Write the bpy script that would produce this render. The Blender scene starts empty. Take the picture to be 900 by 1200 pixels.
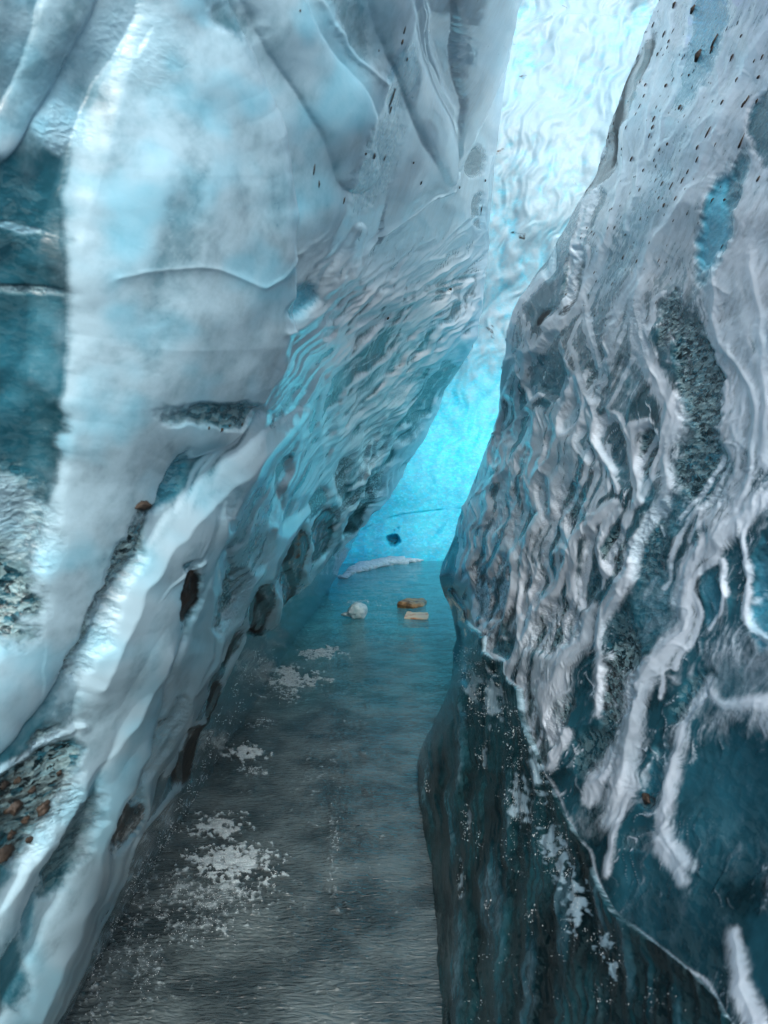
import bpy, bmesh, math, random
import numpy as np
from mathutils import Vector, noise as mnoise

random.seed(7)
rng = np.random.default_rng(11)
scene = bpy.context.scene
COL = scene.collection
FPX, CX, HY, EYE = 890.0, 450.0, 560.0, 1.5      # lens in pixels of a 900x1200 frame, eye height in metres

# ------------------------------------------------------------------ numpy noise
def _hash(ix, iy, seed):
    h = (ix.astype(np.int64) * 374761393 + iy.astype(np.int64) * 668265263 + seed * 974711) & 0xffffffff
    h = ((h ^ (h >> 13)) * 1274126177) & 0xffffffff
    return (h ^ (h >> 16)) & 0xffffffff

def gnoise(x, y, seed=0):
    x0 = np.floor(x); y0 = np.floor(y)
    fx = x - x0; fy = y - y0
    u = fx**3*(fx*(fx*6-15)+10); v = fy**3*(fy*(fy*6-15)+10)
    def g(dx, dy):
        a = _hash(x0+dx, y0+dy, seed) * (2*math.pi/4294967296.0)
        return np.cos(a)*(fx-dx) + np.sin(a)*(fy-dy)
    n0 = g(0,0)*(1-u)+g(1,0)*u
    n1 = g(0,1)*(1-u)+g(1,1)*u
    return (n0*(1-v)+n1*v)*1.5

def fbm(x, y, seed=0, octv=4, gain=0.5):
    s = np.zeros_like(x); a = 1.0; t = 0.0
    for i in range(octv):
        s += a*gnoise(x*2**i+13.7*i, y*2**i-7.1*i, seed+i); t += a; a *= gain
    return s/t*1.4

def ridged(x, y, seed=0, octv=4):
    s = np.zeros_like(x); a = 1.0; t = 0.0
    for i in range(octv):
        s += a*(1-np.abs(gnoise(x*2**i+3.1*i, y*2**i+9.2*i, seed+i))*1.9); t += a; a *= 0.5
    return s/t

def voronoi(x, y, seed=0):
    ix = np.floor(x); iy = np.floor(y)
    f1 = np.full_like(x, 9.0); f2 = np.full_like(x, 9.0); cid = np.zeros_like(x)
    for dx in (-1,0,1):
        for dy in (-1,0,1):
            h = _hash(ix+dx, iy+dy, seed); h2 = _hash(ix+dx, iy+dy, seed+77)
            d = np.hypot(ix+dx+h/4294967296.0-x, iy+dy+h2/4294967296.0-y)
            near = d < f1
            f2 = np.where(near, f1, np.minimum(f2, d))
            cid = np.where(near, h/4294967296.0, cid)
            f1 = np.where(near, d, f1)
    return f1, f2, cid

def sstep(a, b, x):
    t = np.clip((x-a)/(b-a), 0, 1)
    return t*t*(3-2*t)

# ------------------------------------------------------------------ traced line helpers
def smooth_line(pts, sub=4):
    P = np.array(pts, float)
    if len(P) < 3: return P
    Q = np.vstack([2*P[0]-P[1], P, 2*P[-1]-P[-2]])
    out = []
    for i in range(1, len(Q)-2):
        for k in range(sub):
            t = k/sub
            a, b, c, d = Q[i-1], Q[i], Q[i+1], Q[i+2]
            out.append(0.5*((2*b)+(c-a)*t+(2*a-5*b+4*c-d)*t*t+(-a+3*b-3*c+d)*t**3))
    out.append(P[-1])
    return np.array(out)

def line_field(X, Y, pts, reach=60):
    """distance to a polyline minus its own half width; pts (x, y, w)"""
    L = smooth_line(pts)
    best = np.full(X.shape, 1e3)
    m0 = (X > L[:,0].min()-reach) & (X < L[:,0].max()+reach) & (Y > L[:,1].min()-reach) & (Y < L[:,1].max()+reach)
    idx = np.nonzero(m0)
    if len(idx[0]) == 0: return idx, None
    x = X[idx]; y = Y[idx]; b = np.full(x.shape, 1e3)
    for (ax, ay, aw), (bx, by, bw) in zip(L[:-1], L[1:]):
        ux, uy = bx-ax, by-ay
        l2 = ux*ux+uy*uy+1e-9
        t = np.clip(((x-ax)*ux+(y-ay)*uy)/l2, 0, 1)
        b = np.minimum(b, np.hypot(x-ax-t*ux, y-ay-t*uy) - (aw+(bw-aw)*t))
    return idx, b

def in_poly(X, Y, poly):
    c = np.zeros(X.shape, bool)
    n = len(poly)
    for i in range(n):
        x1, y1 = poly[i]; x2, y2 = poly[(i+1) % n]
        if y1 == y2: continue
        k = (y1 > Y) != (y2 > Y)
        c ^= k & (X < (x2-x1)*(Y-y1)/(y2-y1)+x1)
    return c

# ------------------------------------------------------------------ wall shapes (s = distance along the crevice, z from eye level)
_rs = np.array([-4, .3, 1, 2, 3.5, 4.3, 5.5, 6.5, 8, 12])
_rc = np.array([.86, .74, .72, .72, .73, .75, .78, .80, .82, .84])
_dense = np.linspace(-4, 12, 1601)
_k = np.exp(-(np.linspace(-2.5, 2.5, 81))**2); _k /= _k.sum()
_rcd = np.convolve(np.pad(np.interp(_dense, _rs, _rc), 40, mode='edge'), _k, 'valid')

def left_x(s, z):
    se = np.maximum(s, .35); ze = z/se
    c = -.30 + .02*np.maximum(s-3, 0) - .5*np.maximum(1.6-np.maximum(s, .3), 0)**1.5
    far = sstep(4, 9, s)
    x = c + .38*np.clip(z, -3, 9)
    x += far*se*.062*np.exp(-((ze-.15)/.19)**2) - far*se*.04*sstep(.35, .65, ze)
    return x

def right_x(s, z):
    se = np.maximum(s, .35); ze = z/se
    c = np.interp(s, _dense, _rcd)
    x = c + .38*np.clip(z, -3, 9)
    x -= sstep(3.5, 6, s)*se*.030*np.exp(-((ze-.21)/.10)**2)
    x += sstep(3.2, 6.2, s)*se*.05*(1-sstep(-.225, -.11, ze)) - .008*se*np.exp(-((s-4)/1.2)**2)*np.exp(-((ze+.38)/.06)**2)
    return x

def corner(t, R, T0=10.0):
    """past T0 the wall turns a quarter circle outwards"""
    a = np.clip((t-T0)/R, 0, math.pi/2)
    s = np.where(t < T0, t, T0+R*np.sin(a))
    dx = np.where(t < T0, 0, R*(1-np.cos(a)) + np.maximum(t-T0-R*math.pi/2, 0))
    return s, dx

def wall_grid(xfun, side, ncol, nrow, tmax, T0=10.0):
    R = 1.0
    tt = np.concatenate([np.linspace(-.25, .3, 16)[:-1], np.exp(np.linspace(math.log(.3), math.log(tmax), 6000))])  # walls cut off just behind the camera to let more light in
    s, dx = corner(tt, R, T0)
    x = xfun(np.minimum(s, T0), np.zeros_like(s)) + side*dx
    px = x/np.maximum(s, .3)*FPX
    w = np.abs(np.diff(px))*((tt[1:] > .75) + .06) + np.diff(tt)*12
    cum = np.concatenate([[0], np.cumsum(w)])
    t = np.interp(np.linspace(0, cum[-1], ncol), cum, tt)
    s, dx = corner(t, R, T0)
    sw = np.clip(t, .35, T0)
    nlo, nhi = 20, 36
    lo = np.maximum(-1.62/sw, -.80)
    v = np.linspace(0, 1, nrow)
    ze = lo[:,None] + (.70-lo[:,None])*v[None,:]
    z = ze*sw[:,None]
    zb = np.minimum(-1.62, z[:,0]-.0)                      # rows below the frame
    low = zb[:,None] + (z[:,0]-zb)[:,None]*np.linspace(0, 1, nlo, endpoint=False)[None,:]
    ztop = np.maximum(z[:,-1]+(.5 if side > 0 else 1.2), 2.4)  # left top, out of view, raised to block light from above
    up = z[:,-1][:,None] + (ztop-z[:,-1])[:,None]*np.linspace(0, 1, nhi+1)[None,1:]
    z = np.concatenate([low, z, up], 1)
    # the top of the ice rolls over into the glacier's surface
    roll = 24
    th = np.linspace(0, 1, roll+1)[1:]
    S2 = np.repeat(s[:,None], z.shape[1], 1)
    X = xfun(np.minimum(S2, T0), z) + side*dx[:,None]
    out = np.minimum(th*2, 1)*math.pi/2
    Zr = ztop[:,None] + .4*np.sin(out)[None,:]
    Xr = X[:,-1][:,None] + side*(.6*(1-np.cos(out)) + np.maximum(th-.5, 0)*18)[None,:]
    X = np.concatenate([X, Xr], 1); Z = np.concatenate([z, Zr], 1)
    Y = np.repeat(s[:,None], X.shape[1], 1)
    P = np.stack([X, Y, Z], -1)
    fade = np.ones(X.shape); fade[:,-roll:] = (1-th)[None,:]
    du = np.gradient(P, axis=0); dv = np.gradient(P, axis=1)
    N = np.cross(du, dv); N /= np.linalg.norm(N, axis=-1, keepdims=True)+1e-12
    if (N[:,:,0].mean() > 0) == (side > 0): N = -N
    se = np.maximum(Y, .35)
    U = CX + FPX*X/se; V = HY - FPX*Z/se
    return P, N, U, V, se/FPX, fade

# ------------------------------------------------------------------ materials
def new_mat(name):
    m = bpy.data.materials.new(name); m.use_nodes = True
    nt = m.node_tree
    for n in list(nt.nodes): nt.nodes.remove(n)
    out = nt.nodes.new('ShaderNodeOutputMaterial')
    return m, nt, out

class NT:
    def __init__(s, nt): s.nt = nt
    def n(s, typ, **kw):
        o = s.nt.nodes.new(typ)
        for k, v in kw.items():
            if k.startswith('i_'):
                key = k[2:].replace('_', ' ')
                o.inputs[key].default_value = v
            else: setattr(o, k, v)
        return o
    def link(s, a, b): s.nt.links.new(a, b)
    def attr(s, name): return s.n('ShaderNodeAttribute', attribute_name=name).outputs['Fac']
    def noise(s, vec, scale, detail=6, rough=.55, dist=0.0):
        o = s.n('ShaderNodeTexNoise', i_Scale=scale, i_Detail=detail, i_Roughness=rough, i_Distortion=dist)
        s.link(vec, o.inputs['Vector']); return o.outputs['Fac']
    def ramp(s, fac, a, b, to0=0., to1=1.):
        o = s.n('ShaderNodeMapRange', interpolation_type='SMOOTHSTEP')
        o.inputs['From Min'].default_value = a; o.inputs['From Max'].default_value = b
        o.inputs['To Min'].default_value = to0; o.inputs['To Max'].default_value = to1
        s.link(fac, o.inputs['Value']); return o.outputs['Result']
    def math(s, op, a, b, c=None):
        o = s.n('ShaderNodeMath', operation=op)
        for i, v in enumerate((a, b) if c is None else (a, b, c)):
            if isinstance(v, (int, float)): o.inputs[i].default_value = v
            else: s.link(v, o.inputs[i])
        return o.outputs[0]
    def mix(s, fac, a, b):
        o = s.n('ShaderNodeMix', data_type='RGBA')
        if isinstance(fac, (int, float)): o.inputs[0].default_value = fac
        else: s.link(fac, o.inputs[0])
        for i, v in ((6, a), (7, b)):
            if isinstance(v, tuple): o.inputs[i].default_value = (*v, 1)
            else: s.link(v, o.inputs[i])
        return o.outputs[2]
    def mapping(s, vec, scale, rot=(0,0,0)):
        o = s.n('ShaderNodeMapping'); o.inputs['Scale'].default_value = scale; o.inputs['Rotation'].default_value = rot
        s.link(vec, o.inputs['Vector']); return o.outputs['Vector']
    def bump(s, h, strength, dist, normal=None):
        o = s.n('ShaderNodeBump'); o.inputs['Strength'].default_value = strength; o.inputs['Distance'].default_value = dist
        s.link(h, o.inputs['Height'])
        if normal is not None: s.link(normal, o.inputs['Normal'])
        return o.outputs['Normal']

def ice_material(name, dark=(.008,.042,.058), teal=(.036,.17,.235), cyan=(.075,.43,.62), frost=(.32,.49,.59),
                 chip=(.42,.66,.71), rough_clear=.22, rough_frost=.33, coat=1.0, bump=.35, nscale=18.0):
    m, nt, out = new_mat(name); g = NT(nt)
    co = g.n('ShaderNodeTexCoord').outputs['Object']
    F = g.attr('frost'); B = g.attr('blue'); D = g.attr('dirt_dark')
    n1 = g.noise(co, nscale, 9, .62)
    n2 = g.noise(g.mapping(co, (1, .5, 2.2)), nscale*2.2, 8, .65, .6)
    n3 = g.noise(co, nscale*.22, 6, .6)
    # clear glacier ice: dark teal to cyan, clouded by its bubbles
    c = g.mix(g.ramp(n3, .38, .66), dark, teal)
    c = g.mix(B, c, g.mix(g.ramp(n1, .35, .7), cyan, tuple(min(1, v*1.35) for v in cyan)))
    A = g.attr('chip')
    vo = g.n('ShaderNodeTexVoronoi', feature='F1', i_Scale=nscale*3.2, i_Detail=2.0, i_Roughness=.6, i_Randomness=1.0)
    wv = g.n('ShaderNodeVectorMath', operation='MULTIPLY_ADD'); wn = g.n('ShaderNodeTexNoise', i_Scale=nscale, i_Detail=3.0)
    g.link(co, wn.inputs['Vector']); g.link(wn.outputs['Color'], wv.inputs[0]); wv.inputs[1].default_value = (.05,.05,.05)
    g.link(g.mapping(co, (1, .6, 1.7)), wv.inputs[2]); g.link(wv.outputs[0], vo.inputs['Vector'])
    sx = g.n('ShaderNodeSeparateColor'); g.link(vo.outputs['Color'], sx.inputs[0])
    facet = g.ramp(g.math('ADD', sx.outputs[0], g.math('MULTIPLY', g.math('SUBTRACT', n2, .5), 1.2)), .78, 1.2)
    dkf = g.ramp(g.math('ADD', sx.outputs[1], g.math('MULTIPLY', g.math('SUBTRACT', n1, .5), .9)), .55, .9)
    c = g.mix(g.math('MULTIPLY', A, dkf), c, tuple(v*.35 for v in dark))
    chips = g.math('MULTIPLY', g.math('MAXIMUM', g.math('MULTIPLY', facet, .40), g.ramp(n2, .61, .69)), A)
    c = g.mix(chips, c, chip)
    Fn = g.math('ADD', F, g.math('MULTIPLY', g.math('SUBTRACT', n1, .5), .75))
    Fm = g.math('MULTIPLY', g.ramp(Fn, .12, .80), g.ramp(F, .0, .08))
    fr = g.mix(g.ramp(n3, .3, .7), tuple(v*.86 for v in frost), frost)
    fr = g.mix(g.attr('pure'), fr, (.64,.74,.79))
    fr = g.mix(g.math('MULTIPLY', B, .85), fr, tuple(a*b for a, b in zip(frost, (.52, .95, 1.05))))
    c = g.mix(Fm, c, fr)
    c = g.mix(g.ramp(g.math('ADD', D, g.math('MULTIPLY', g.math('SUBTRACT', n2, .5), 1.2)), .35, .75), c,
              g.mix(g.ramp(n1, .4, .6), (.004,.005,.006), (.028,.022,.017)))
    p = g.n('ShaderNodeBsdfPrincipled')
    g.link(c, p.inputs['Base Color'])
    p.inputs['IOR'].default_value = 1.36
    r = g.n('ShaderNodeMapRange'); g.link(Fm, r.inputs['Value'])
    r.inputs['To Min'].default_value = rough_clear; r.inputs['To Max'].default_value = rough_frost
    g.link(g.math('MAXIMUM', g.math('MAXIMUM', r.outputs[0], g.math('MULTIPLY', D, .9)), g.math('MULTIPLY', g.attr('pure'), .46)), p.inputs['Roughness'])
    g.link(g.math('MULTIPLY', g.ramp(F, .2, .9, .15*coat, .75*coat), g.math('SUBTRACT', 1.0, g.attr('pure'))), p.inputs['Coat Weight']); p.inputs['Coat Roughness'].default_value = .07; p.inputs['Coat IOR'].default_value = 1.33
    sF = g.math('SUBTRACT', 1.0, g.math('MULTIPLY', F, .93))
    b1 = g.bump(n1, bump*.6, .010); g.link(g.math('MULTIPLY', sF, bump*.6), b1.node.inputs['Strength'])
    b2 = g.bump(n2, bump*.7, .004, b1); g.link(g.math('MULTIPLY', sF, bump*.8), b2.node.inputs['Strength'])
    b3 = g.bump(g.math('MULTIPLY', vo.outputs['Distance'], A), .4, .010, b2)
    g.link(b3, p.inputs['Normal'])
    g.link(p.outputs[0], out.inputs[0])
    return m

MAT_LEFT = ice_material('frosted_blue_ice', dark=(.004,.026,.037), teal=(.022,.120,.170))
MAT_RIGHT = ice_material('veined_blue_ice', dark=(.003,.018,.025), teal=(.018,.100,.140), frost=(.64,.75,.85))
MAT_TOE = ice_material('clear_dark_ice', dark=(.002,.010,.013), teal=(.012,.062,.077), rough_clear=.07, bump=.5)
MAT_BACK = ice_material('cyan_ice_painted_glow', dark=(.012,.36,.52), teal=(.015,.48,.70), cyan=(.02,.60,.86), frost=(.21,.33,.40),
                        rough_clear=.5, rough_frost=.55, coat=.15, bump=.14, nscale=5.0)  # glow of light through the ice put into the base colours

def simple_mat(name, c1, c2, scale, rough=.6, bump=.4, detail=8, spec=.4, lo=.35, hi=.65, bdist=.01):
    m, nt, out = new_mat(name); g = NT(nt)
    co = g.n('ShaderNodeTexCoord').outputs['Object']
    n = g.noise(co, scale, detail, .6)
    p = g.n('ShaderNodeBsdfPrincipled')
    g.link(g.mix(g.ramp(n, lo, hi), c1, c2), p.inputs['Base Color'])
    p.inputs['Roughness'].default_value = rough; p.inputs['Specular IOR Level'].default_value = spec
    g.link(g.bump(n, bump, bdist), p.inputs['Normal'])
    g.link(p.outputs[0], out.inputs[0])
    return m

MAT_SNOW = simple_mat('packed_snow', (.26,.46,.52), (.45,.62,.67), 25, .7, .5)
MAT_CRYSTAL = simple_mat('frost_crystal', (.62,.76,.82), (.85,.92,.95), 90, .18, .2, 3, .6)
MAT_GRIT = simple_mat('dark_grit', (.010,.009,.008), (.034,.027,.020), 60, .75, .5)
MAT_STONE = simple_mat('brown_stone', (.014,.012,.010), (.042,.032,.024), 22, .55, .6)
MAT_SLAB = simple_mat('ochre_slab', (.06,.032,.014), (.36,.23,.09), 9, .45, .5)
MAT_TAN = simple_mat('tan_stone', (.50,.20,.07), (.66,.52,.34), 6, .4, .4, lo=.38, hi=.5)

# ------------------------------------------------------------------ mesh linking
def link_mesh(name, verts, faces, mat, parent=None, attrs=None, smooth=True):
    me = bpy.data.meshes.new(name)
    verts = np.asarray(verts, np.float32); faces = np.asarray(faces, np.int32)
    k = faces.shape[1]
    me.vertices.add(len(verts)); me.vertices.foreach_set('co', verts.ravel())
    me.loops.add(faces.size); me.loops.foreach_set('vertex_index', faces.ravel())
    me.polygons.add(len(faces))
    me.polygons.foreach_set('loop_start', np.arange(0, faces.size, k, dtype=np.int32))
    me.polygons.foreach_set('loop_total', np.full(len(faces), k, np.int32))
    if smooth: me.polygons.foreach_set('use_smooth', np.ones(len(faces), bool))
    for an, av in (attrs or {}).items():
        a = me.attributes.new(an, 'FLOAT', 'POINT'); a.data.foreach_set('value', np.asarray(av, np.float32))
    me.update(calc_edges=True); me.validate()
    me.materials.append(mat)
    o = bpy.data.objects.new(name, me); COL.objects.link(o)
    if parent: o.parent = parent
    return o

def thing(name, label, cat, loc=(0,0,0), group=None):
    o = bpy.data.objects.new(name, None); COL.objects.link(o)
    o.empty_display_size = .2; o.location = loc
    o['label'] = label; o['category'] = cat; o['kind'] = 'thing'
    if group: o['group'] = group
    return o

def grid_faces(nu, nv, flip=False):
    i = np.arange(nu*nv).reshape(nu, nv)
    q = np.stack([i[:-1,:-1], i[1:,:-1], i[1:,1:], i[:-1,1:]], -1).reshape(-1, 4)
    return q[:, ::-1] if flip else q

def split_parts(P, faces, vpart, names, mats, attrs, parent):
    """one continuous sheet cut into the parts it is made of"""
    flat = P.reshape(-1, 3); fp = vpart.ravel()[faces].max(1)
    objs = []
    for k, nm in enumerate(names):
        f = faces[fp == k]
        if len(f) == 0: continue
        u, inv = np.unique(f, return_inverse=True)
        objs.append(link_mesh(nm, flat[u], inv.reshape(f.shape), mats[k], parent, {a: v.ravel()[u] for a, v in attrs.items()}))
    return objs

# ------------------------------------------------------------------ sculpting from traced lines and hollows
def sculpt(U, V, base_F, ribs, blobs, seed, flow, cells, rib_h=10., rib_l=9., cell_h=6., cell_F=.55, netmask=1., blob_h=.6, rough=1., tongues=(), rib_w=1., tint=.12):
    w1 = fbm(U/42, V/42, seed, 2, .35); w2 = fbm(U/42, V/42, seed+50, 2, .35)
    Uw = U + 5*w1; Vw = V + 5*w2
    F = base_F + np.zeros_like(U); B = np.zeros_like(U); C = np.zeros_like(U); Dt = np.zeros_like(U); H = np.zeros_like(U)
    # net of scallops drawn out along the flow of the ice
    ca, sa = math.cos(math.radians(flow)), math.sin(math.radians(flow))
    cw, cl = cells
    wx = 22*fbm(U/70, V/70, seed+9, 3); wy = 22*fbm(U/70, V/70, seed+19, 3)
    a = ((U+wx)*ca + (V+wy)*sa); b = (-(U+wx)*sa + (V+wy)*ca)
    f1, f2, cid = voronoi(b/cw, a/cl, seed+3)
    edge = (f2-f1)
    f1b, f2b, cidb = voronoi(b/cw*2.3+5, a/cl*2.0+3, seed+8)
    edgeb = f2b-f1b
    net = np.exp(-edge/.13)*(.55+.45*sstep(-.2, .4, fbm(U/60, V/60, seed+31, 2)))
    netb = np.exp(-edgeb/.16)*netmask; net = net*netmask
    streak = fbm(b/5.0, a/60., seed+41, 4)
    n_f = fbm(U/16, V/16, seed+61, 4)
    F = F + (cid-.5)*.30*netmask
    TH = np.zeros_like(U); TF = np.zeros_like(U)
    for (tf, th, pts) in tongues:
        idx, d = line_field(U + 3*w1, V + 3*w2, pts, 160)
        if d is None: continue
        wl = np.full(d.shape, 1.0)
        L = np.array(pts, float); wl = np.interp(V[idx], L[:,1], L[:,2])
        u = np.clip(-d/np.maximum(wl, 2), 0, 1)
        TH[idx] = np.maximum(TH[idx], th*wl*np.sqrt(np.clip(1-(1-u)**2, 0, 1)))
        TF[idx] = np.maximum(TF[idx], tf*sstep(-2.5, 3.5, -d + .3*n_f[idx]))
    F = np.maximum(F, TF); H += TH
    for (x, y, rx, ry, rot, soft, f, bl, ch, dt, h) in blobs:
        m0 = (np.abs(U-x) < max(rx, ry)*1.9+8) & (np.abs(V-y) < max(rx, ry)*1.9+8)
        idx = np.nonzero(m0)
        if len(idx[0]) == 0: continue
        c_, s_ = math.cos(math.radians(rot)), math.sin(math.radians(rot))
        dx = Uw[idx]-x; dy = Vw[idx]-y
        r0 = np.hypot((dx*c_+dy*s_)/rx, (-dx*s_+dy*c_)/ry)
        r = r0 + .22*n_f[idx]
        m = 1-sstep(1-soft, 1+soft, r)
        mh = m if min(rx, ry) < 30 else 1-sstep(1-soft, 1+soft, r0)
        if f is not None: F[idx] += (f-F[idx])*m
        B[idx] += (bl-B[idx])*m; C[idx] += (ch-C[idx])*m; Dt[idx] += (dt-Dt[idx])*m
        H[idx] += blob_h*h*mh
    D = np.full(U.shape, 1e3); RF = np.zeros_like(U); RH = np.zeros_like(U)
    for rb in ribs:
        strength, hgt, pts = rb
        pts = [(p[0], p[1], p[2]*rib_w) for p in pts]
        idx, d = line_field(Uw, Vw, pts)
        if d is None: continue
        wmax = max(p[2] for p in pts)
        dn = d + (1.0+.20*wmax)*(.8*n_f[idx] + 1.0*streak[idx])
        f = strength*(.66*(1-sstep(-wmax*.7, 4+wmax*.9, dn)) + .40*np.exp(-np.maximum(d+wmax*.75, 0)/2.4))
        f += (.22 if wmax > 3 else .07)*strength*np.exp(-np.maximum(dn, 0)/(7+wmax))
        RF[idx] = np.maximum(RF[idx], f)
        RH[idx] = np.maximum(RH[idx], hgt*(.55+.05*wmax)*np.exp(-np.maximum(d+wmax, 0)/(rib_l*.55+wmax*.9)))
        D[idx] = np.minimum(D[idx], d)
    near = np.exp(-np.maximum(D, 0)/25)
    F = np.maximum(F*(.75+.5*(net*.6)), 0)
    thin = np.exp(-edge/.085)*netmask
    F = np.maximum(F, thin*cell_F*(.55+.45*sstep(-.3, .3, n_f))); F = np.maximum(F, netb*cell_F*.5*np.clip(F*2+.15, 0, 1))
    F = np.maximum(F, RF)
    veins = np.exp(-edgeb/.045)*netmask*sstep(-.15, .35, fbm(U/45, V/45, seed+35, 2))
    F = np.maximum(F, .75*veins); H = H + 1.1*veins
    streak2 = fbm(b/2.6, a/34, seed+43, 3)
    F = F + np.clip(4*F*(1-F), 0, 1)*(.26*streak2 + .08*fbm(U/6, V/6, seed+63, 3))*(.06+.94*netmask)
    F = np.clip(F + .14*streak*(F > .12)*(.25+.75*netmask) + .12*n_f*F*(.4+.6*netmask), 0, 1)
    B = np.clip(B + tint*sstep(.3, .7, F)*sstep(-.2, .6, fbm(U/90, V/90, seed+33, 3)), 0, 1)
    H = H + RH*rib_h + cell_h*net + cell_h*.3*netb - cell_h*.9*sstep(.0, .6, edge)*netmask
    H += .5*streak*(.06+netmask) + .7*rough*fbm(U/22, V/22, seed+71, 4)*(.10+.9*netmask) + 5*fbm(U/110, V/110, seed+81, 2)
    chipn = sstep(.05, .5, fbm(U/9, V/9, seed+91, 4))*C
    H += 2.0*C*ridged(U/14, V/9, seed+95, 4) - 1.5*C
    return H, F, B, C, Dt, D

def W(pts, w):
    return [(x, y, w if not isinstance(w, (list, tuple)) else w[min(i, len(w)-1)]) for i, (x, y) in enumerate(pts)]

def flow_lines(seeds, base, swing, scale, seed, steps, w0, w1, strength, hgt, keep):
    """long thin veins that follow the flow of the ice and run together"""
    P = np.array(seeds, float); n = len(P); path = [P.copy()]
    for k in range(steps.max()):
        a = np.radians(base(P[:,0], P[:,1]) + swing*fbm(P[:,0]/scale, P[:,1]/scale, seed, 3) + 9*fbm(P[:,0]/22, P[:,1]/22, seed+5, 2))
        P = P + 9*np.stack([np.cos(a), np.sin(a)], -1); path.append(P.copy())
    out = []
    for i in range(n):
        pts = []
        for k in range(steps[i]+1):
            x, y = path[k][i]
            if not keep(x, y): break
            t = k/max(steps[i], 1)
            w = (w0+(w1-w0)*float(rng.random()))*(.35+.65*math.sin(math.pi*min(1, .12+t*.9)))*(.7+.6*float(rng.random()))
            pts.append((x, y, w))
        if len(pts) > 4: out.append((strength*(.8+.2*float(rng.random())), hgt, pts[::2]))
    return out

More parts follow.
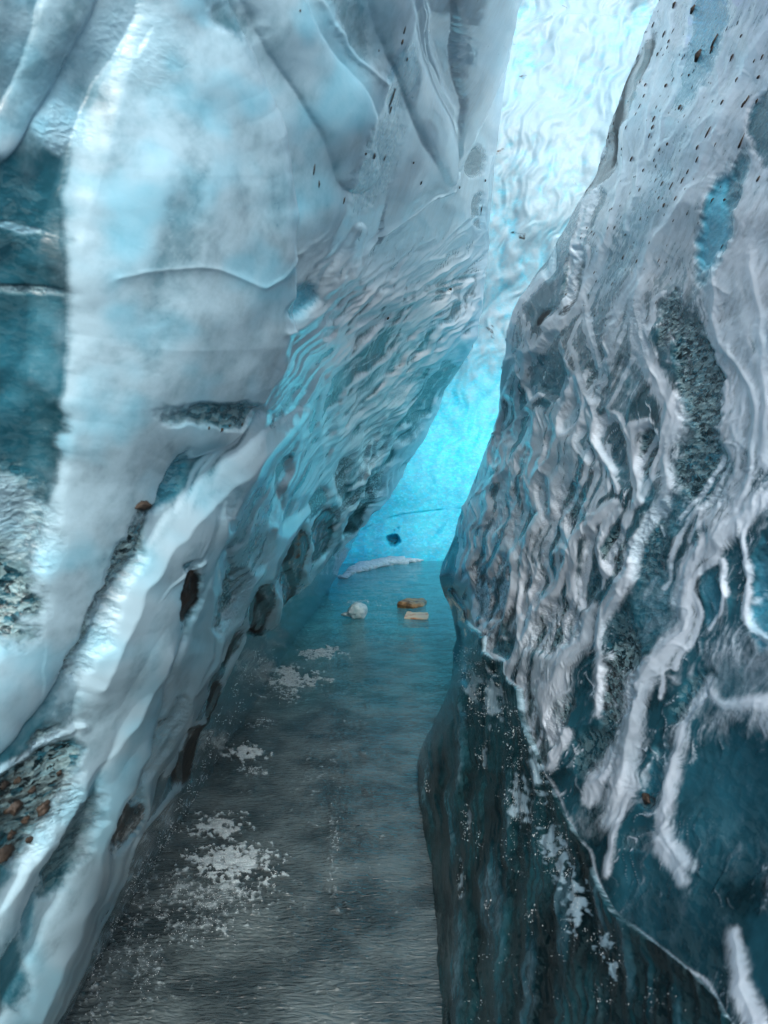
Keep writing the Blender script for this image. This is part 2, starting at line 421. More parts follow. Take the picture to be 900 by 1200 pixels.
# ================================================================== RIGHT WALL
R_RIBS = [
 (.95, .8, W([(743,115),(735,150),(718,185),(700,210),(690,225)], 1.5)),
 (.95, .9, W([(716,135),(708,170),(698,215),(685,260),(672,310),(665,345),(655,372),(641,388)], 4)),
 (.9, .9, W([(762,20),(745,100),(735,160),(722,220),(715,265),(705,300),(690,335),(665,370),(650,387),(632,408),(617,413)], 6)),
 (.9, .8, W([(650,292),(640,320),(617,350),(602,380),(594,420),(586,450),(576,480)], 3)),
 (.85, .7, W([(617,413),(614,430),(617,450),(618,475)], 2)),
 (.95, 1., W([(632,463),(610,483),(592,505),(587,528),(581,550)], 2.2)),
 (.8, .7, W([(603,427),(594,456),(581,474),(580,496),(581,517),(573,545)], 2)),
 (.95, 1., W([(660,405),(668,438),(664,465),(655,478),(655,496),(657,510)], 3)),
 (.97, 1., W([(675,442),(680,465),(677,492),(664,508),(646,528),(635,546),(626,564),(616,590)], 5)),
 (.97, 1., W([(682,465),(698,487),(698,510),(707,537),(718,553)], 4)),
 (.9, .8, W([(677,496),(680,521),(686,541)], 2)),
 (.9, .8, W([(653,496),(641,523),(630,544)], 2)),
 (.9, .8, W([(599,541),(587,559),(574,568),(573,590),(566,610)], 3)),
 (.8, .6, W([(628,487),(619,532),(621,555),(628,595)], 8)),
 (.8, .6, W([(605,532),(597,560),(598,600),(592,640)], 3)),
 (.85, .7, W([(655,550),(646,573),(646,600),(630,612)], 7)),
 (.97, 1., W([(626,613),(612,631),(599,650),(597,674),(597,697),(590,712),(579,733),(572,753),(567,762)], [4,4,6,7,6,4,3,3,2])),
 (.95, .9, W([(612,634),(612,663),(606,681),(608,706),(605,735),(606,757),(599,780),(592,789)], [2,3,2,3,3,3,5,3])),
 (.97, 1., W([(657,645),(666,654),(653,685),(635,708),(622,735),(621,762),(612,802),(608,825),(603,838),(610,859),(619,870)], [6,6,5,4,2,2,3,5,4,2,2])),
 (.95, .9, W([(617,694),(624,717),(617,739),(609,755),(610,771)], [2,6,5,3,2])),
 (.7, .7, W([(574,600),(556,618),(545,640),(538,668),(535,690)], 2.5)),
 (.9, .9, W([(552,643),(548,665),(555,685),(553,708),(547,726)], [2,4,4,3,3])),
 (.8, .7, W([(560,632),(556,650),(550,664)], 2)),
 (.85, .8, W([(547,676),(540,684),(537,700)], [3,4,2])),
 (.9, 1., W([(537,703),(545,712),(546,726),(556,737),(570,744),(567,762),(579,771),(592,775),(590,789),(597,797),(610,806)], 1.)),
 (.9, .9, W([(664,600),(662,622),(669,643),(666,654)], 4)),
 (.95, 1., W([(720,590),(700,611),(680,625),(671,636),(669,654)], 5)),
 (.85, .7, W([(695,715),(670,760),(650,795),(640,825),(650,862)], [8,12,16,16,8])),
 (.97, 1., W([(774,600),(761,613),(747,638),(740,665),(727,690),(709,721),(702,744),(701,802),(699,836)], [4,5,5,7,7,4,2,1.5,1.5])),
 (.9, .8, W([(725,600),(709,622),(704,650),(713,672)], 4)),
 (.97, .9, W([(890,585),(875,600),(853,620),(832,642),(812,658),(800,695),(800,726),(785,762),(758,793),(745,816),(743,843),(735,880),(725,930),(712,960)], [8,10,12,10,12,9,9,11,14,14,16,16,14,8])),
 (.9, .7, W([(812,665),(810,695),(817,721),(808,744),(794,780)], 2)),
 (.8, .7, W([(844,656),(848,685),(846,712),(833,733)], 2)),
 (.9, .9, W([(880,600),(870,629),(878,654),(875,685),(875,712),(887,735),(902,748)], 3)),
 (.9, .8, W([(826,798),(815,822),(806,842),(797,862),(790,900),(780,940),(783,980),(800,1010)], [3,5,4,6,7,6,8,12])),
 (.7, .5, W([(826,800),(845,822),(870,826),(905,822)], [3,6,10,12])),
 (.85, .8, W([(842,300),(836,360),(844,397),(866,431),(882,456),(887,487),(884,532),(873,577),(858,600)], 4)),
 (.75, .5, W([(880,300),(888,360),(893,420),(899,480),(898,540)], 10)),
 (.9, .7, W([(752,330),(752,397),(767,442),(787,474),(788,505),(779,532),(785,566),(774,600)], [10,10,9,8,10,8,6,6])),
 (.95, .8, W([(685,480),(700,492),(722,487),(736,517),(740,545)], [3,4,4,3,2])),
 (.95, .9, W([(761,496),(742,503),(738,526),(747,555),(752,589)], [5,4,3,3,2])),
 (.8, .7, W([(700,501),(704,532),(716,555),(722,573)], 2.5)),
 (.9, .7, W([(768,508),(772,530),(766,555),(755,572),(745,590)], [2,2,3,4,5])),
 (.8, .4, W([(900,30),(872,88),(842,150),(805,225),(765,290),(738,340),(722,380),(712,430)], [12,12,13,14,14,12,10,8])),
 (.9, .4, W([(858,68),(846,90),(832,108)], 1.5)),
 (.85, .6, W([(790,0),(781,60),(766,110),(755,170),(746,215),(735,270)], 3)),
 (.85, .6, W([(812,0),(797,70),(780,130),(765,190)], 3)),
 (.8, .6, W([(690,290),(684,330),(690,380),(700,430)], 4)),
 (.9, .9, W([(736,930),(722,962),(718,990),(712,1020)], [5,4,3,2])),
 (.9, .6, W([(775,985),(790,1005),(800,1030)], [10,12,4])),
 (.9, .6, W([(720,880),(700,915),(690,940)], [12,10,6])),
 (.9, .8, W([(860,1095),(868,1140),(880,1185),(890,1240)], [3,7,10,12])),
 (.9, .6, W([(660,862),(650,885),(645,900)], [8,6,3])),
 (.45, .35, W([(610,806),(613,840),(626,872),(640,910),(665,960),(690,1000),(700,1030),(720,1070),(760,1100),(800,1130),(840,1170),(862,1205)], 1.1)),
]
#  x, y, rx, ry, rot, soft, frost, blue, chip, dirt, height(px)
R_BLOBS = [
 (790,140,130,200,0,.5,.80,.0,0,0,0), (690,430,60,70,0,.5,.38,0,.2,0,0), (870,400,50,170,0,.4,.82,0,0,0,0),
 (830,560,60,60,0,.6,.75,.1,0,0,0), (640,560,70,80,0,.6,.20,0,.1,0,0),
 (560,720,45,100,0,.5,.10,0,.2,0,-3), (870,780,60,60,0,.5,.52,.0,0,0,4), (880,850,60,30,0,.5,.62,0,0,0,2),
 (708,188,9,36,22,.25,.12,0,.8,.55,-8), (690,255,8,40,20,.3,.30,0,.6,.25,-6), (672,325,11,34,14,.25,.12,.05,1,.35,-9), (645,308,8,22,15,.25,.15,.4,.6,0,-6),
 (663,362,16,5,-55,.3,.35,0,0,.62,-3), (640,372,14,4,-55,.3,.35,0,0,.75,-3), (607,352,3,18,20,.3,.2,0,0,.8,-2),
 (748,80,9,42,25,.3,.3,0,0,.85,-2), (728,135,9,44,28,.3,.3,0,0,.9,-2), (703,195,8,40,25,.3,.3,0,0,.8,-2),
 (840,262,17,62,12,.35,.08,.85,.1,0,-12), (826,30,20,62,12,.4,.25,.85,.4,0,-6), (860,215,9,40,15,.4,.2,.35,.2,.3,-5), (896,150,16,40,0,.4,.10,.15,.3,.1,-8),  # strong cyan patches: glow through the ice painted as colour
 (800,95,14,34,10,.5,.45,.55,.1,0,-3), (765,235,18,70,25,.6,.62,.3,.0,0,-2), (715,310,14,60,20,.5,.55,.15,.1,0,-3),
 (648,432,18,36,0,.25,.12,.12,.5,0,-10), (624,440,8,26,0,.25,.20,.10,.2,0,-8), (612,470,9,20,25,.3,.18,.05,.3,0,-7), (590,492,8,26,8,.25,.08,0,.4,0,-9), (583,530,6,20,0,.25,.06,0,.3,0,-8),
 (666,488,9,20,10,.25,.25,.12,.1,0,-8), (700,440,14,34,5,.35,.28,.05,.8,0,-5), (688,520,9,22,-5,.3,.22,.2,.2,0,-8), (716,518,13,32,-8,.25,.10,.18,.5,0,-12), (727,545,10,24,-12,.3,.18,.2,.2,0,-6),
 (757,528,12,28,5,.2,.10,.12,.9,0,-12), (757,572,9,16,0,.3,.25,.25,.1,0,-5), (642,520,6,22,20,.3,.15,0,.5,0,-8), (607,500,14,20,20,.3,.14,0,.3,0,-8), (612,540,8,20,10,.3,.12,0,.3,0,-7),
 (816,445,24,75,-8,.22,.10,.12,1,.12,-12), (822,550,30,45,-5,.3,.12,.22,.8,0,-10), (790,600,24,22,30,.4,.15,.3,.4,0,-6), (785,375,10,34,10,.3,.25,0,.9,.25,-4), (890,400,10,20,0,.4,.15,.1,0,0,-4),
 (745,400,14,44,5,.4,.35,.12,.3,0,-4), (735,455,12,30,10,.4,.4,.1,.2,0,-3),
 (585,590,10,34,15,.3,.08,0,.4,0,-8), (605,610,12,40,5,.3,.10,0,.5,0,-7), (636,585,9,24,0,.3,.15,0,.6,0,-6), (668,595,16,26,0,.3,.10,.05,.7,0,-7),
 (563,690,10,40,0,.25,.02,0,.3,.5,-9), (583,690,11,42,10,.25,.02,0,.3,.5,-9), (577,740,10,26,20,.3,.03,0,.4,.5,-7), (597,735,7,34,8,.25,.03,0,.4,.4,-8), (590,760,10,12,0,.3,.05,0,.3,0,-5), (613,700,5,26,0,.3,.05,0,.3,0,-6),
 (640,630,14,30,10,.35,.08,0,.4,0,-7), (648,735,26,36,35,.25,.05,.02,1,0,-10), (630,690,9,26,15,.3,.08,0,.5,0,-6), (690,672,13,44,10,.25,.07,.05,.3,0,-10), (727,648,14,30,5,.25,.10,.05,1,0,-9),
 (762,640,17,42,12,.3,.07,.25,.6,0,-9), (768,710,26,50,10,.45,.30,.25,.3,0,-5), (722,735,14,26,20,.35,.14,.12,.4,0,-5), (726,795,22,56,8,.25,.09,.05,1,0,-10), (810,815,14,36,28,.25,.10,.08,.5,0,-9),
 (832,700,11,30,0,.25,.22,.3,.1,0,-6), (860,668,13,34,0,.25,.08,.05,.1,0,-8), (895,700,14,56,0,.3,.06,.55,.2,0,-9), (860,800,22,26,0,.4,.32,.05,.1,0,-3),
 (622,858,16,60,-5,.25,.02,0,.5,.45,-10), (655,842,10,30,20,.3,.05,0,.8,0,-6), (700,880,24,30,30,.35,.10,.04,.5,0,-7), (770,900,14,34,25,.22,.06,.15,.3,0,-12), (757,936,9,7,0,.3,.25,0,.5,.4,-3), (745,905,14,22,20,.4,.45,.05,.1,0,-4),
 (868,920,66,66,20,.4,.07,.12,.05,0,-14), (850,990,70,40,0,.5,.16,.1,.1,0,-6), (745,985,20,14,0,.3,.22,.02,.2,0,-4), (790,1070,70,50,20,.5,.15,.08,.1,0,-3), (690,960,20,26,0,.4,.3,.02,.2,0,-2),
 (820,1140,40,40,0,.5,.08,.05,.1,0,-4), (900,1120,30,60,0,.5,.12,.1,0,0,-4),
]
R_TOE_LINE = [(529,690),(537,703),(545,714),(546,728),(556,738),(568,747),(567,764),(579,773),(592,777),(592,790),(597,799),(610,808),(613,840),(626,872),(640,910),(665,960),(690,1000),(700,1030),(720,1070),(760,1100),(800,1130),(840,1170),(862,1205),(900,1280),(1600,2400),(1600,9000),(-900,9000),(-900,1300),(470,1300),(480,900),(515,730)]

_sd = [(float(rng.uniform(600, 900)), float(rng.uniform(330, 700))) for _ in range(34)] + [(float(rng.uniform(548, 700)), float(rng.uniform(430, 700))) for _ in range(30)]
R_VEINS = flow_lines(_sd, lambda x, y: 108 + 8*np.tanh((x-700)/120.), 40, 70, 1201, rng.integers(10, 30, len(_sd)), .8, 2.4, .92, .38,
                     lambda x, y: x < 930 and y < 1000 and not (abs(x-820) < 34 and 370 < y < 520) and math.hypot((x-870)/75, (y-930)/85) > 1)
def build_right():
    P, N, U, V, px, fade = wall_grid(right_x, 1, 820, 1000, 10.5, 6.5)
    base = .18 - .10*sstep(480, 900, V) + .38*(1-sstep(200, 430, V))
    quiet = np.ones_like(U)
    for (x, y, a, b) in [(870,940,80,70),(800,1090,100,60),(860,805,60,40),(885,400,30,120),(765,710,30,50),(820,480,26,80),(690,1000,30,60),(890,1120,40,60)]:
        quiet *= 1-.85*np.exp(-(((U-x)/a)**2+((V-y)/b)**2)**1.5)
    H, F, B, C, Dt, D = sculpt(U, V, base, R_RIBS + R_VEINS, R_BLOBS, 100, 112, (30, 120), 5, 9, 1.2, .42, rib_w=.8, blob_h=.4, netmask=(.35+.65*sstep(300, 420, V))*quiet)
    toe = in_poly(U, V, R_TOE_LINE)
    # the clear foot: streaked, recessed under the frosted edge
    cu = U + 6*fbm(U/40, V/40, 301, 3)
    st = fbm(cu/9, V/150, 300, 4); st2 = fbm(cu/30, V/240, 310, 3)
    sd = np.full(U.shape, 200.)
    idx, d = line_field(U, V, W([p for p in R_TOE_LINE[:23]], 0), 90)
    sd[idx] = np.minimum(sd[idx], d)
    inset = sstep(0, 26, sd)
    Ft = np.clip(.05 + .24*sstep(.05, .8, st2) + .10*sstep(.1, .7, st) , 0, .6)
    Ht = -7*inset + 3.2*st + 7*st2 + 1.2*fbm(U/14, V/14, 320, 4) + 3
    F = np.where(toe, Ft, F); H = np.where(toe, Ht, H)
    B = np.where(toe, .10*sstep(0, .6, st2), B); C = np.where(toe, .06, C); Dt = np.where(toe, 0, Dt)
    fz = fbm(U/9, V/9, 340, 4)
    for (cx, cy, rx, ry) in [(552,805,9,26),(575,815,14,30),(563,885,5,14),(606,935,13,30),(630,905,12,34),(655,1010,11,36),(672,1060,12,36),(640,985,12,22),(705,1105,13,14),(538,1030,5,18),(545,960,4,16),(715,1135,9,12)]:
        F = np.where(toe, np.maximum(F, .8*(1-sstep(.4, 1.3, np.hypot((U-cx)/rx, (V-cy)/ry)+1.1*fz+.15))), F)
    rim = np.exp(-np.abs(sd)/2.2)
    F = np.maximum(F, rim*.45*(.5+.9*fbm(U/14, V/14, 330, 2)))
    fd = np.where(V > 1290, .5, 1)
    P2 = P + N*((H*fade*fd)*np.minimum(px, 10/FPX))[...,None]
    root = thing('ice_wall', 'white veined dark blue ice wall on the right, leaning over a clear black foot', 'ice wall', (.75, 3, 0))
    P2 = P2 + np.array([0, 0, EYE])
    Q = P2 - np.array(root.location)
    vp = toe.astype(int)
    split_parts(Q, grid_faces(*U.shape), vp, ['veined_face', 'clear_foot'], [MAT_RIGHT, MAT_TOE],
                dict(frost=F, blue=B, chip=C, dirt_dark=Dt), root)
    return root, P2, N, U, V, px

# ================================================================== LEFT WALL
L_RIBS = [
 (.95, .9, W([(552,330),(513,340),(473,357),(453,373),(433,397),(410,417),(383,427)], 2.2)),
 (.95, .9, W([(547,363),(530,393),(507,423),(480,440),(460,460),(447,473),(427,490),(423,523),(410,543),(393,560)], 2.2)),
 (.95, 1.3, W([(538,200),(527,222),(502,228),(470,255),(440,285),(410,315),(375,357),(345,380),(315,386)], [2,3,4,4,4,4,4,4,2])),
 (.95, .9, W([(413,397),(383,427),(360,460),(343,497),(350,530),(333,577),(317,617),(307,657)], [2,3,5,5,3,5,5,3])),
 (.9, .9, W([(497,447),(467,473),(440,507),(427,543),(413,577),(400,607)], 2)),
 (.9, .9, W([(437,543),(417,570),(410,597),(416,618)], 1.6)),
 (.97, 1., W([(393,560),(380,583),(360,617),(353,647),(357,680)], [3,4,4,4,3])),
 (.9, .8, W([(390,577),(397,607),(400,630)], 1.6)),
 (.97, 1., W([(362,598),(333,623),(317,650),(307,680),(320,703),(313,730)], [4,8,8,8,6,3])),
 (.95, .9, W([(520,300),(490,310),(462,325),(430,345),(405,372),(385,400)], 2)),
 (.95, .9, W([(545,300),(520,318),(490,335),(460,345)], 2)),
 (.9, .8, W([(532,350),(500,372),(478,398),(455,420),(430,440),(405,455)], 2)),
 (.9, .8, W([(520,405),(490,420),(462,437),(438,450),(415,478),(398,510),(385,545)], 2)),
 (.9, .8, W([(470,470),(450,500),(437,530)], 1.6)),
 (.85, .8, W([(382,430),(375,470),(372,505),(378,535),(366,560),(350,590)], 2.4)),
 (.85, .8, W([(405,455),(395,490),(400,520),(388,545)], 1.8)),
 (.9, .8, W([(360,470),(352,500),(362,530)], 2)),
 (.95, 1.2, W([(575,180),(568,230),(565,290),(557,340),(550,390),(535,425)], 2.5)),
 (.95, 1.2, W([(598,0),(594,50),(577,100),(558,140),(545,175),(538,200)], 2.2)),
 (.9, 1., W([(492,0),(500,50),(512,100),(527,148),(538,200)], 2.2)),
 (.8, .8, W([(375,0),(400,40),(430,75),(455,98)], 3)),
 (.97, 1.1, W([(338,495),(307,522),(285,543),(256,566),(224,598),(195,630),(172,657),(150,695),(125,745),(105,800)], [5,8,9,9,11,12,14,16,18,20])),
 (.97, 1., W([(350,608),(330,626),(307,653),(294,678),(276,709),(258,736),(240,765),(215,812)], [2,2,3,3,4,5,6,6])),
 (.95, .9, W([(294,680),(296,702),(287,734),(276,770),(262,800)], [2,2,3,3,2])),
 (.95, .8, W([(249,579),(249,635),(240,669),(236,702),(236,736),(222,790),(205,830)], [10,9,8,8,9,10,8])),
 (.97, .9, W([(232,652),(202,666),(172,698),(150,720)], 2)),
 (.97, 1.2, W([(92,847),(60,867),(27,887),(-5,908)], 4)),
 (.95, 1., W([(185,760),(150,830),(120,880),(100,905),(67,957),(33,1013),(0,1063)], [16,18,12,7,8,9,10])),
 (.95, .8, W([(207,817),(187,870),(170,930),(143,983),(127,1030),(100,1080),(77,1123),(50,1180),(30,1240)], [5,5,5,6,7,8,9,10,10])),
 (.95, .9, W([(160,880),(125,945),(108,1000),(100,1050),(70,1110),(30,1190)], [14,12,10,14,16,18])),
 (.9, 1., W([(287,730),(273,773),(253,820),(230,855),(215,890),(214,920),(187,947),(160,983),(140,1030),(127,1063),(100,1103),(86,1135),(60,1180),(45,1215)], 1.4)),
 (.95, .8, W([(230,850),(205,880),(200,905)], 2)),
 (.9, .7, W([(330,700),(318,735),(300,765)], 2)),
 (.6, .5, W([(115,318),(180,302),(240,312),(280,326),(350,292)], .8)),
]
L_BLOBS = [
 (330,160,190,170,0,.5,.86,.10,0,0,4), (220,350,130,150,0,.4,.84,.0,0,0,10), (150,600,60,160,-12,.4,.84,0,0,0,6), (280,620,60,60,0,.5,.66,.08,0,0,0),
 (150,800,80,100,25,.5,.82,0,0,0,2), (80,1080,70,120,25,.5,.80,.03,0,0,0),
 (60,60,110,90,0,.5,.60,.10,.1,0,-6), (80,150,26,26,0,.4,.92,.2,.6,0,8), (150,50,50,40,30,.5,.85,.2,.2,0,3),
 (20,260,48,60,0,.35,.12,.10,.2,0,-14), (25,380,46,80,0,.3,.03,.10,.1,0,-22), (28,510,40,60,0,.3,.02,.10,.1,0,-24), (20,610,40,52,0,.35,.65,.15,.9,0,-12), (5,700,36,50,0,.35,.10,.1,.9,0,-20),
 (30,268,30,4,10,.4,.7,.2,.5,0,0), (40,345,34,6,0,.4,.45,.1,.6,0,-3),
 (345,352,26,13,-35,.35,.25,.85,.2,0,-8), (395,362,24,10,-40,.35,.55,.5,.4,0,-3),
 (440,190,22,60,20,.5,.50,.50,.3,0,-5), (470,90,14,40,10,.5,.45,.55,.2,0,-4), (335,230,60,40,0,.6,.75,.3,0,0,0), (560,190,10,20,10,.3,.2,.1,.6,.35,-6),
 (240,480,66,15,4,.35,.22,.12,.5,.12,-9), (275,482,40,7,5,.4,.10,.1,.6,.3,-4), (330,470,24,26,0,.5,.5,.2,.3,0,-3),
 (198,560,14,36,24,.25,.16,.42,.35,0,-12), (167,593,17,6,-5,.3,.1,0,.2,.75,-5), (138,650,17,56,24,.28,.10,.12,1,.0,-14), (98,745,15,54,24,.28,.08,.10,1,.0,-14), (120,690,12,40,24,.3,.12,.1,1,0,-12),
 (211,692,14,38,6,.22,.02,0,.3,.85,-14), (212,655,14,8,-20,.3,.3,.25,.3,0,-5), (262,705,18,36,25,.28,.05,.06,.9,0,-11), (250,580,14,20,0,.4,.45,.25,.1,0,-3), (258,610,6,7,0,.4,.35,.4,0,0,-2),
 (326,560,9,40,18,.3,.10,.04,.7,0,-8), (290,600,16,50,10,.6,.60,.12,.1,0,-2), (300,645,10,26,25,.3,.18,.1,.9,0,-6),
 (300,716,12,36,15,.22,.02,0,.2,1.,-11), (346,655,12,38,14,.22,.02,0,.2,1.,-11), (333,692,9,28,12,.25,.03,0,.2,1.,-9), (378,625,10,34,18,.22,.03,0,.2,.9,-9), (372,590,8,22,15,.3,.06,.0,.5,.7,-7), (322,595,8,20,25,.3,.10,0,.6,.2,-7),
 (418,602,9,30,25,.3,.04,.0,.3,.8,-7), (435,570,8,26,30,.3,.08,.1,.4,.55,-6), (400,560,8,26,20,.35,.10,.0,.6,.6,-6), (440,525,10,26,35,.35,.18,.2,.5,0,-5),
 (420,470,18,20,30,.5,.40,.05,.5,0,-3), (390,480,9,30,10,.4,.22,.05,.6,0,-5), (470,455,24,10,-40,.4,.2,.25,.5,0,-6), (500,460,30,14,-42,.4,.12,.15,.5,0,-8), (480,500,28,9,-42,.35,.06,.2,.5,.1,-8),
 (530,335,26,5,-22,.35,.10,0,.6,.45,-7), (432,385,30,7,-42,.35,.14,.05,.7,.3,-7), (383,388,10,6,-20,.3,.12,.05,.5,.3,-5), (425,372,14,6,-25,.3,.15,.2,.6,.3,-5), (528,420,20,8,-55,.35,.15,.1,.3,.1,-7), (535,455,14,30,20,.4,.3,.3,.4,0,-4),
 (560,250,8,18,0,.35,.25,.2,.6,.25,-5), (420,430,10,14,20,.4,.3,.3,.4,0,-4), (460,400,30,10,-40,.5,.4,.35,.3,0,-3),
 (40,930,40,62,30,.22,.08,.05,1,.45,-16), (62,880,26,26,0,.3,.14,.10,1,.15,-12), (10,985,26,30,0,.3,.05,0,.6,.5,-14),
 (80,990,16,68,24,.25,.02,.0,.3,.3,-13), (142,962,16,38,26,.22,.03,.03,.3,.8,-13), (180,872,11,56,25,.3,.12,.12,.9,0,-8), (160,925,7,22,25,.3,.3,.2,.9,0,-5),
 (225,885,14,40,18,.2,.01,0,.2,1.,-13), (250,822,8,26,20,.25,.03,0,.4,.9,-8), (215,868,8,16,20,.3,.05,.03,.6,.1,-7), (246,790,10,20,25,.3,.12,.05,.5,0,-6), (270,757,8,24,20,.3,.04,0,.4,.7,-6),
 (35,1075,7,26,20,.4,.4,.2,0,0,-4), (10,1140,16,40,0,.4,.25,.15,0,0,-6), (120,1075,5,44,30,.4,.35,0,.2,.35,-3),
 (180,270,20,120,12,.6,.66,0,0,0,-3), (415,30,20,60,-25,.5,.55,0,0,.12,-6), (265,22,34,18,30,.5,.5,0,0,.1,-5),
]
L_TOE = [(470,560),(433,600),(415,625),(390,650),(352,690),(330,712),(305,745),(291,735),(275,775),(256,822),(238,862),(232,890),(226,925),(192,952),(165,987),(145,1032),(131,1066),(104,1107),(90,1138),(64,1184),(45,1225),(-20,1300),(-900,2600),(-900,9000),(900,9000),(600,900)]
L_COLUMN = [(215,30),(300,90),(350,200),(340,300),(330,440),(250,490),(190,500),(205,520),(170,590),(130,670),(85,800),(95,845),(60,867),(0,908),(-700,1200),(-700,800),(-5,776),(26,730),(66,620),(78,520),(74,430),(80,320),(108,200),(150,70)]
L_CURTAIN = [(475,-400),(490,-20),(492,0),(500,50),(505,100),(480,150),(455,220),(440,285),(470,256),(502,230),(527,224),(541,200),(560,140),(580,100),(597,50),(602,0),(640,-400)]

_sd = [(330+230*t+float(rng.uniform(-14, 14)), 405-150*t+float(rng.uniform(-14, 14))) for t in np.linspace(0, 1, 26)] + \
      [(555-110*t+float(rng.uniform(-30, 0)), 340+220*t+float(rng.uniform(-10, 10))) for t in np.linspace(0, 1, 18)] + \
      [(float(rng.uniform(330, 500)), float(rng.uniform(380, 560))) for _ in range(22)]
L_STRANDS = flow_lines(_sd, lambda x, y: 134 - 16*np.clip((430-x)/100., 0, 1), 30, 80, 1301, rng.integers(12, 40, len(_sd)), .8, 2.6, .95, .7,
                       lambda x, y: not in_poly(np.array([x]), np.array([y]), L_TOE)[0] and y < 790)
L_TONGUES = [
 (.88, .30, [(200,-60,40),(212,20,55),(216,100,88),(212,200,125),(206,300,132),(205,400,126),(150,480,82),(125,560,60),(95,650,50),(52,740,44),(0,810,46),(-70,890,46)]),
 (.86, .42, [(350,486,8),(300,532,22),(255,582,33),(212,640,40),(172,710,44),(140,785,46),(112,850,26),(94,905,13),(65,962,12),(30,1032,14),(0,1092,16),(-40,1160,16)]),
 (.86, .42, [(150,790,36),(148,860,30),(128,930,22),(112,1000,22),(88,1072,27),(50,1152,32),(8,1235,36)]),
 (.84, .45, [(250,572,10),(248,640,14),(240,700,18),(232,760,27),(210,822,25),(190,880,12),(168,940,10),(146,990,12),(125,1040,16),(96,1100,17),(70,1152,18),(44,1212,18)]),
 (.90, .50, [(364,595,4),(333,625,11),(316,655,12),(308,690,10),(318,715,7),(312,745,5),(284,788,10),(258,830,6)]),
 (.86, .50, [(350,606,3),(307,653,5),(276,709,8),(258,750,14),(240,790,13),(218,836,9)]),
 (.62, .30, [(290,560,30),(296,620,34),(285,680,16)]),
 (.75, .55, [(565,-60,42),(560,0,38),(557,40,33),(550,100,23),(543,150,12),(538,196,4)]),
 (.70, .40, [(440,-60,30),(470,40,22),(492,110,18),(510,165,18),(520,205,10)]),
 (.70, .25, [(300,-60,40),(320,0,36),(350,60,30),(400,130,34),(420,200,26)]),
 (.75, .35, [(95,-60,30),(80,0,30),(60,60,26),(30,130,22),(0,180,20)]),
 (.80, .50, [(420,270,10),(395,320,12),(365,362,9),(330,388,6),(310,420,10),(300,455,14)]),
]
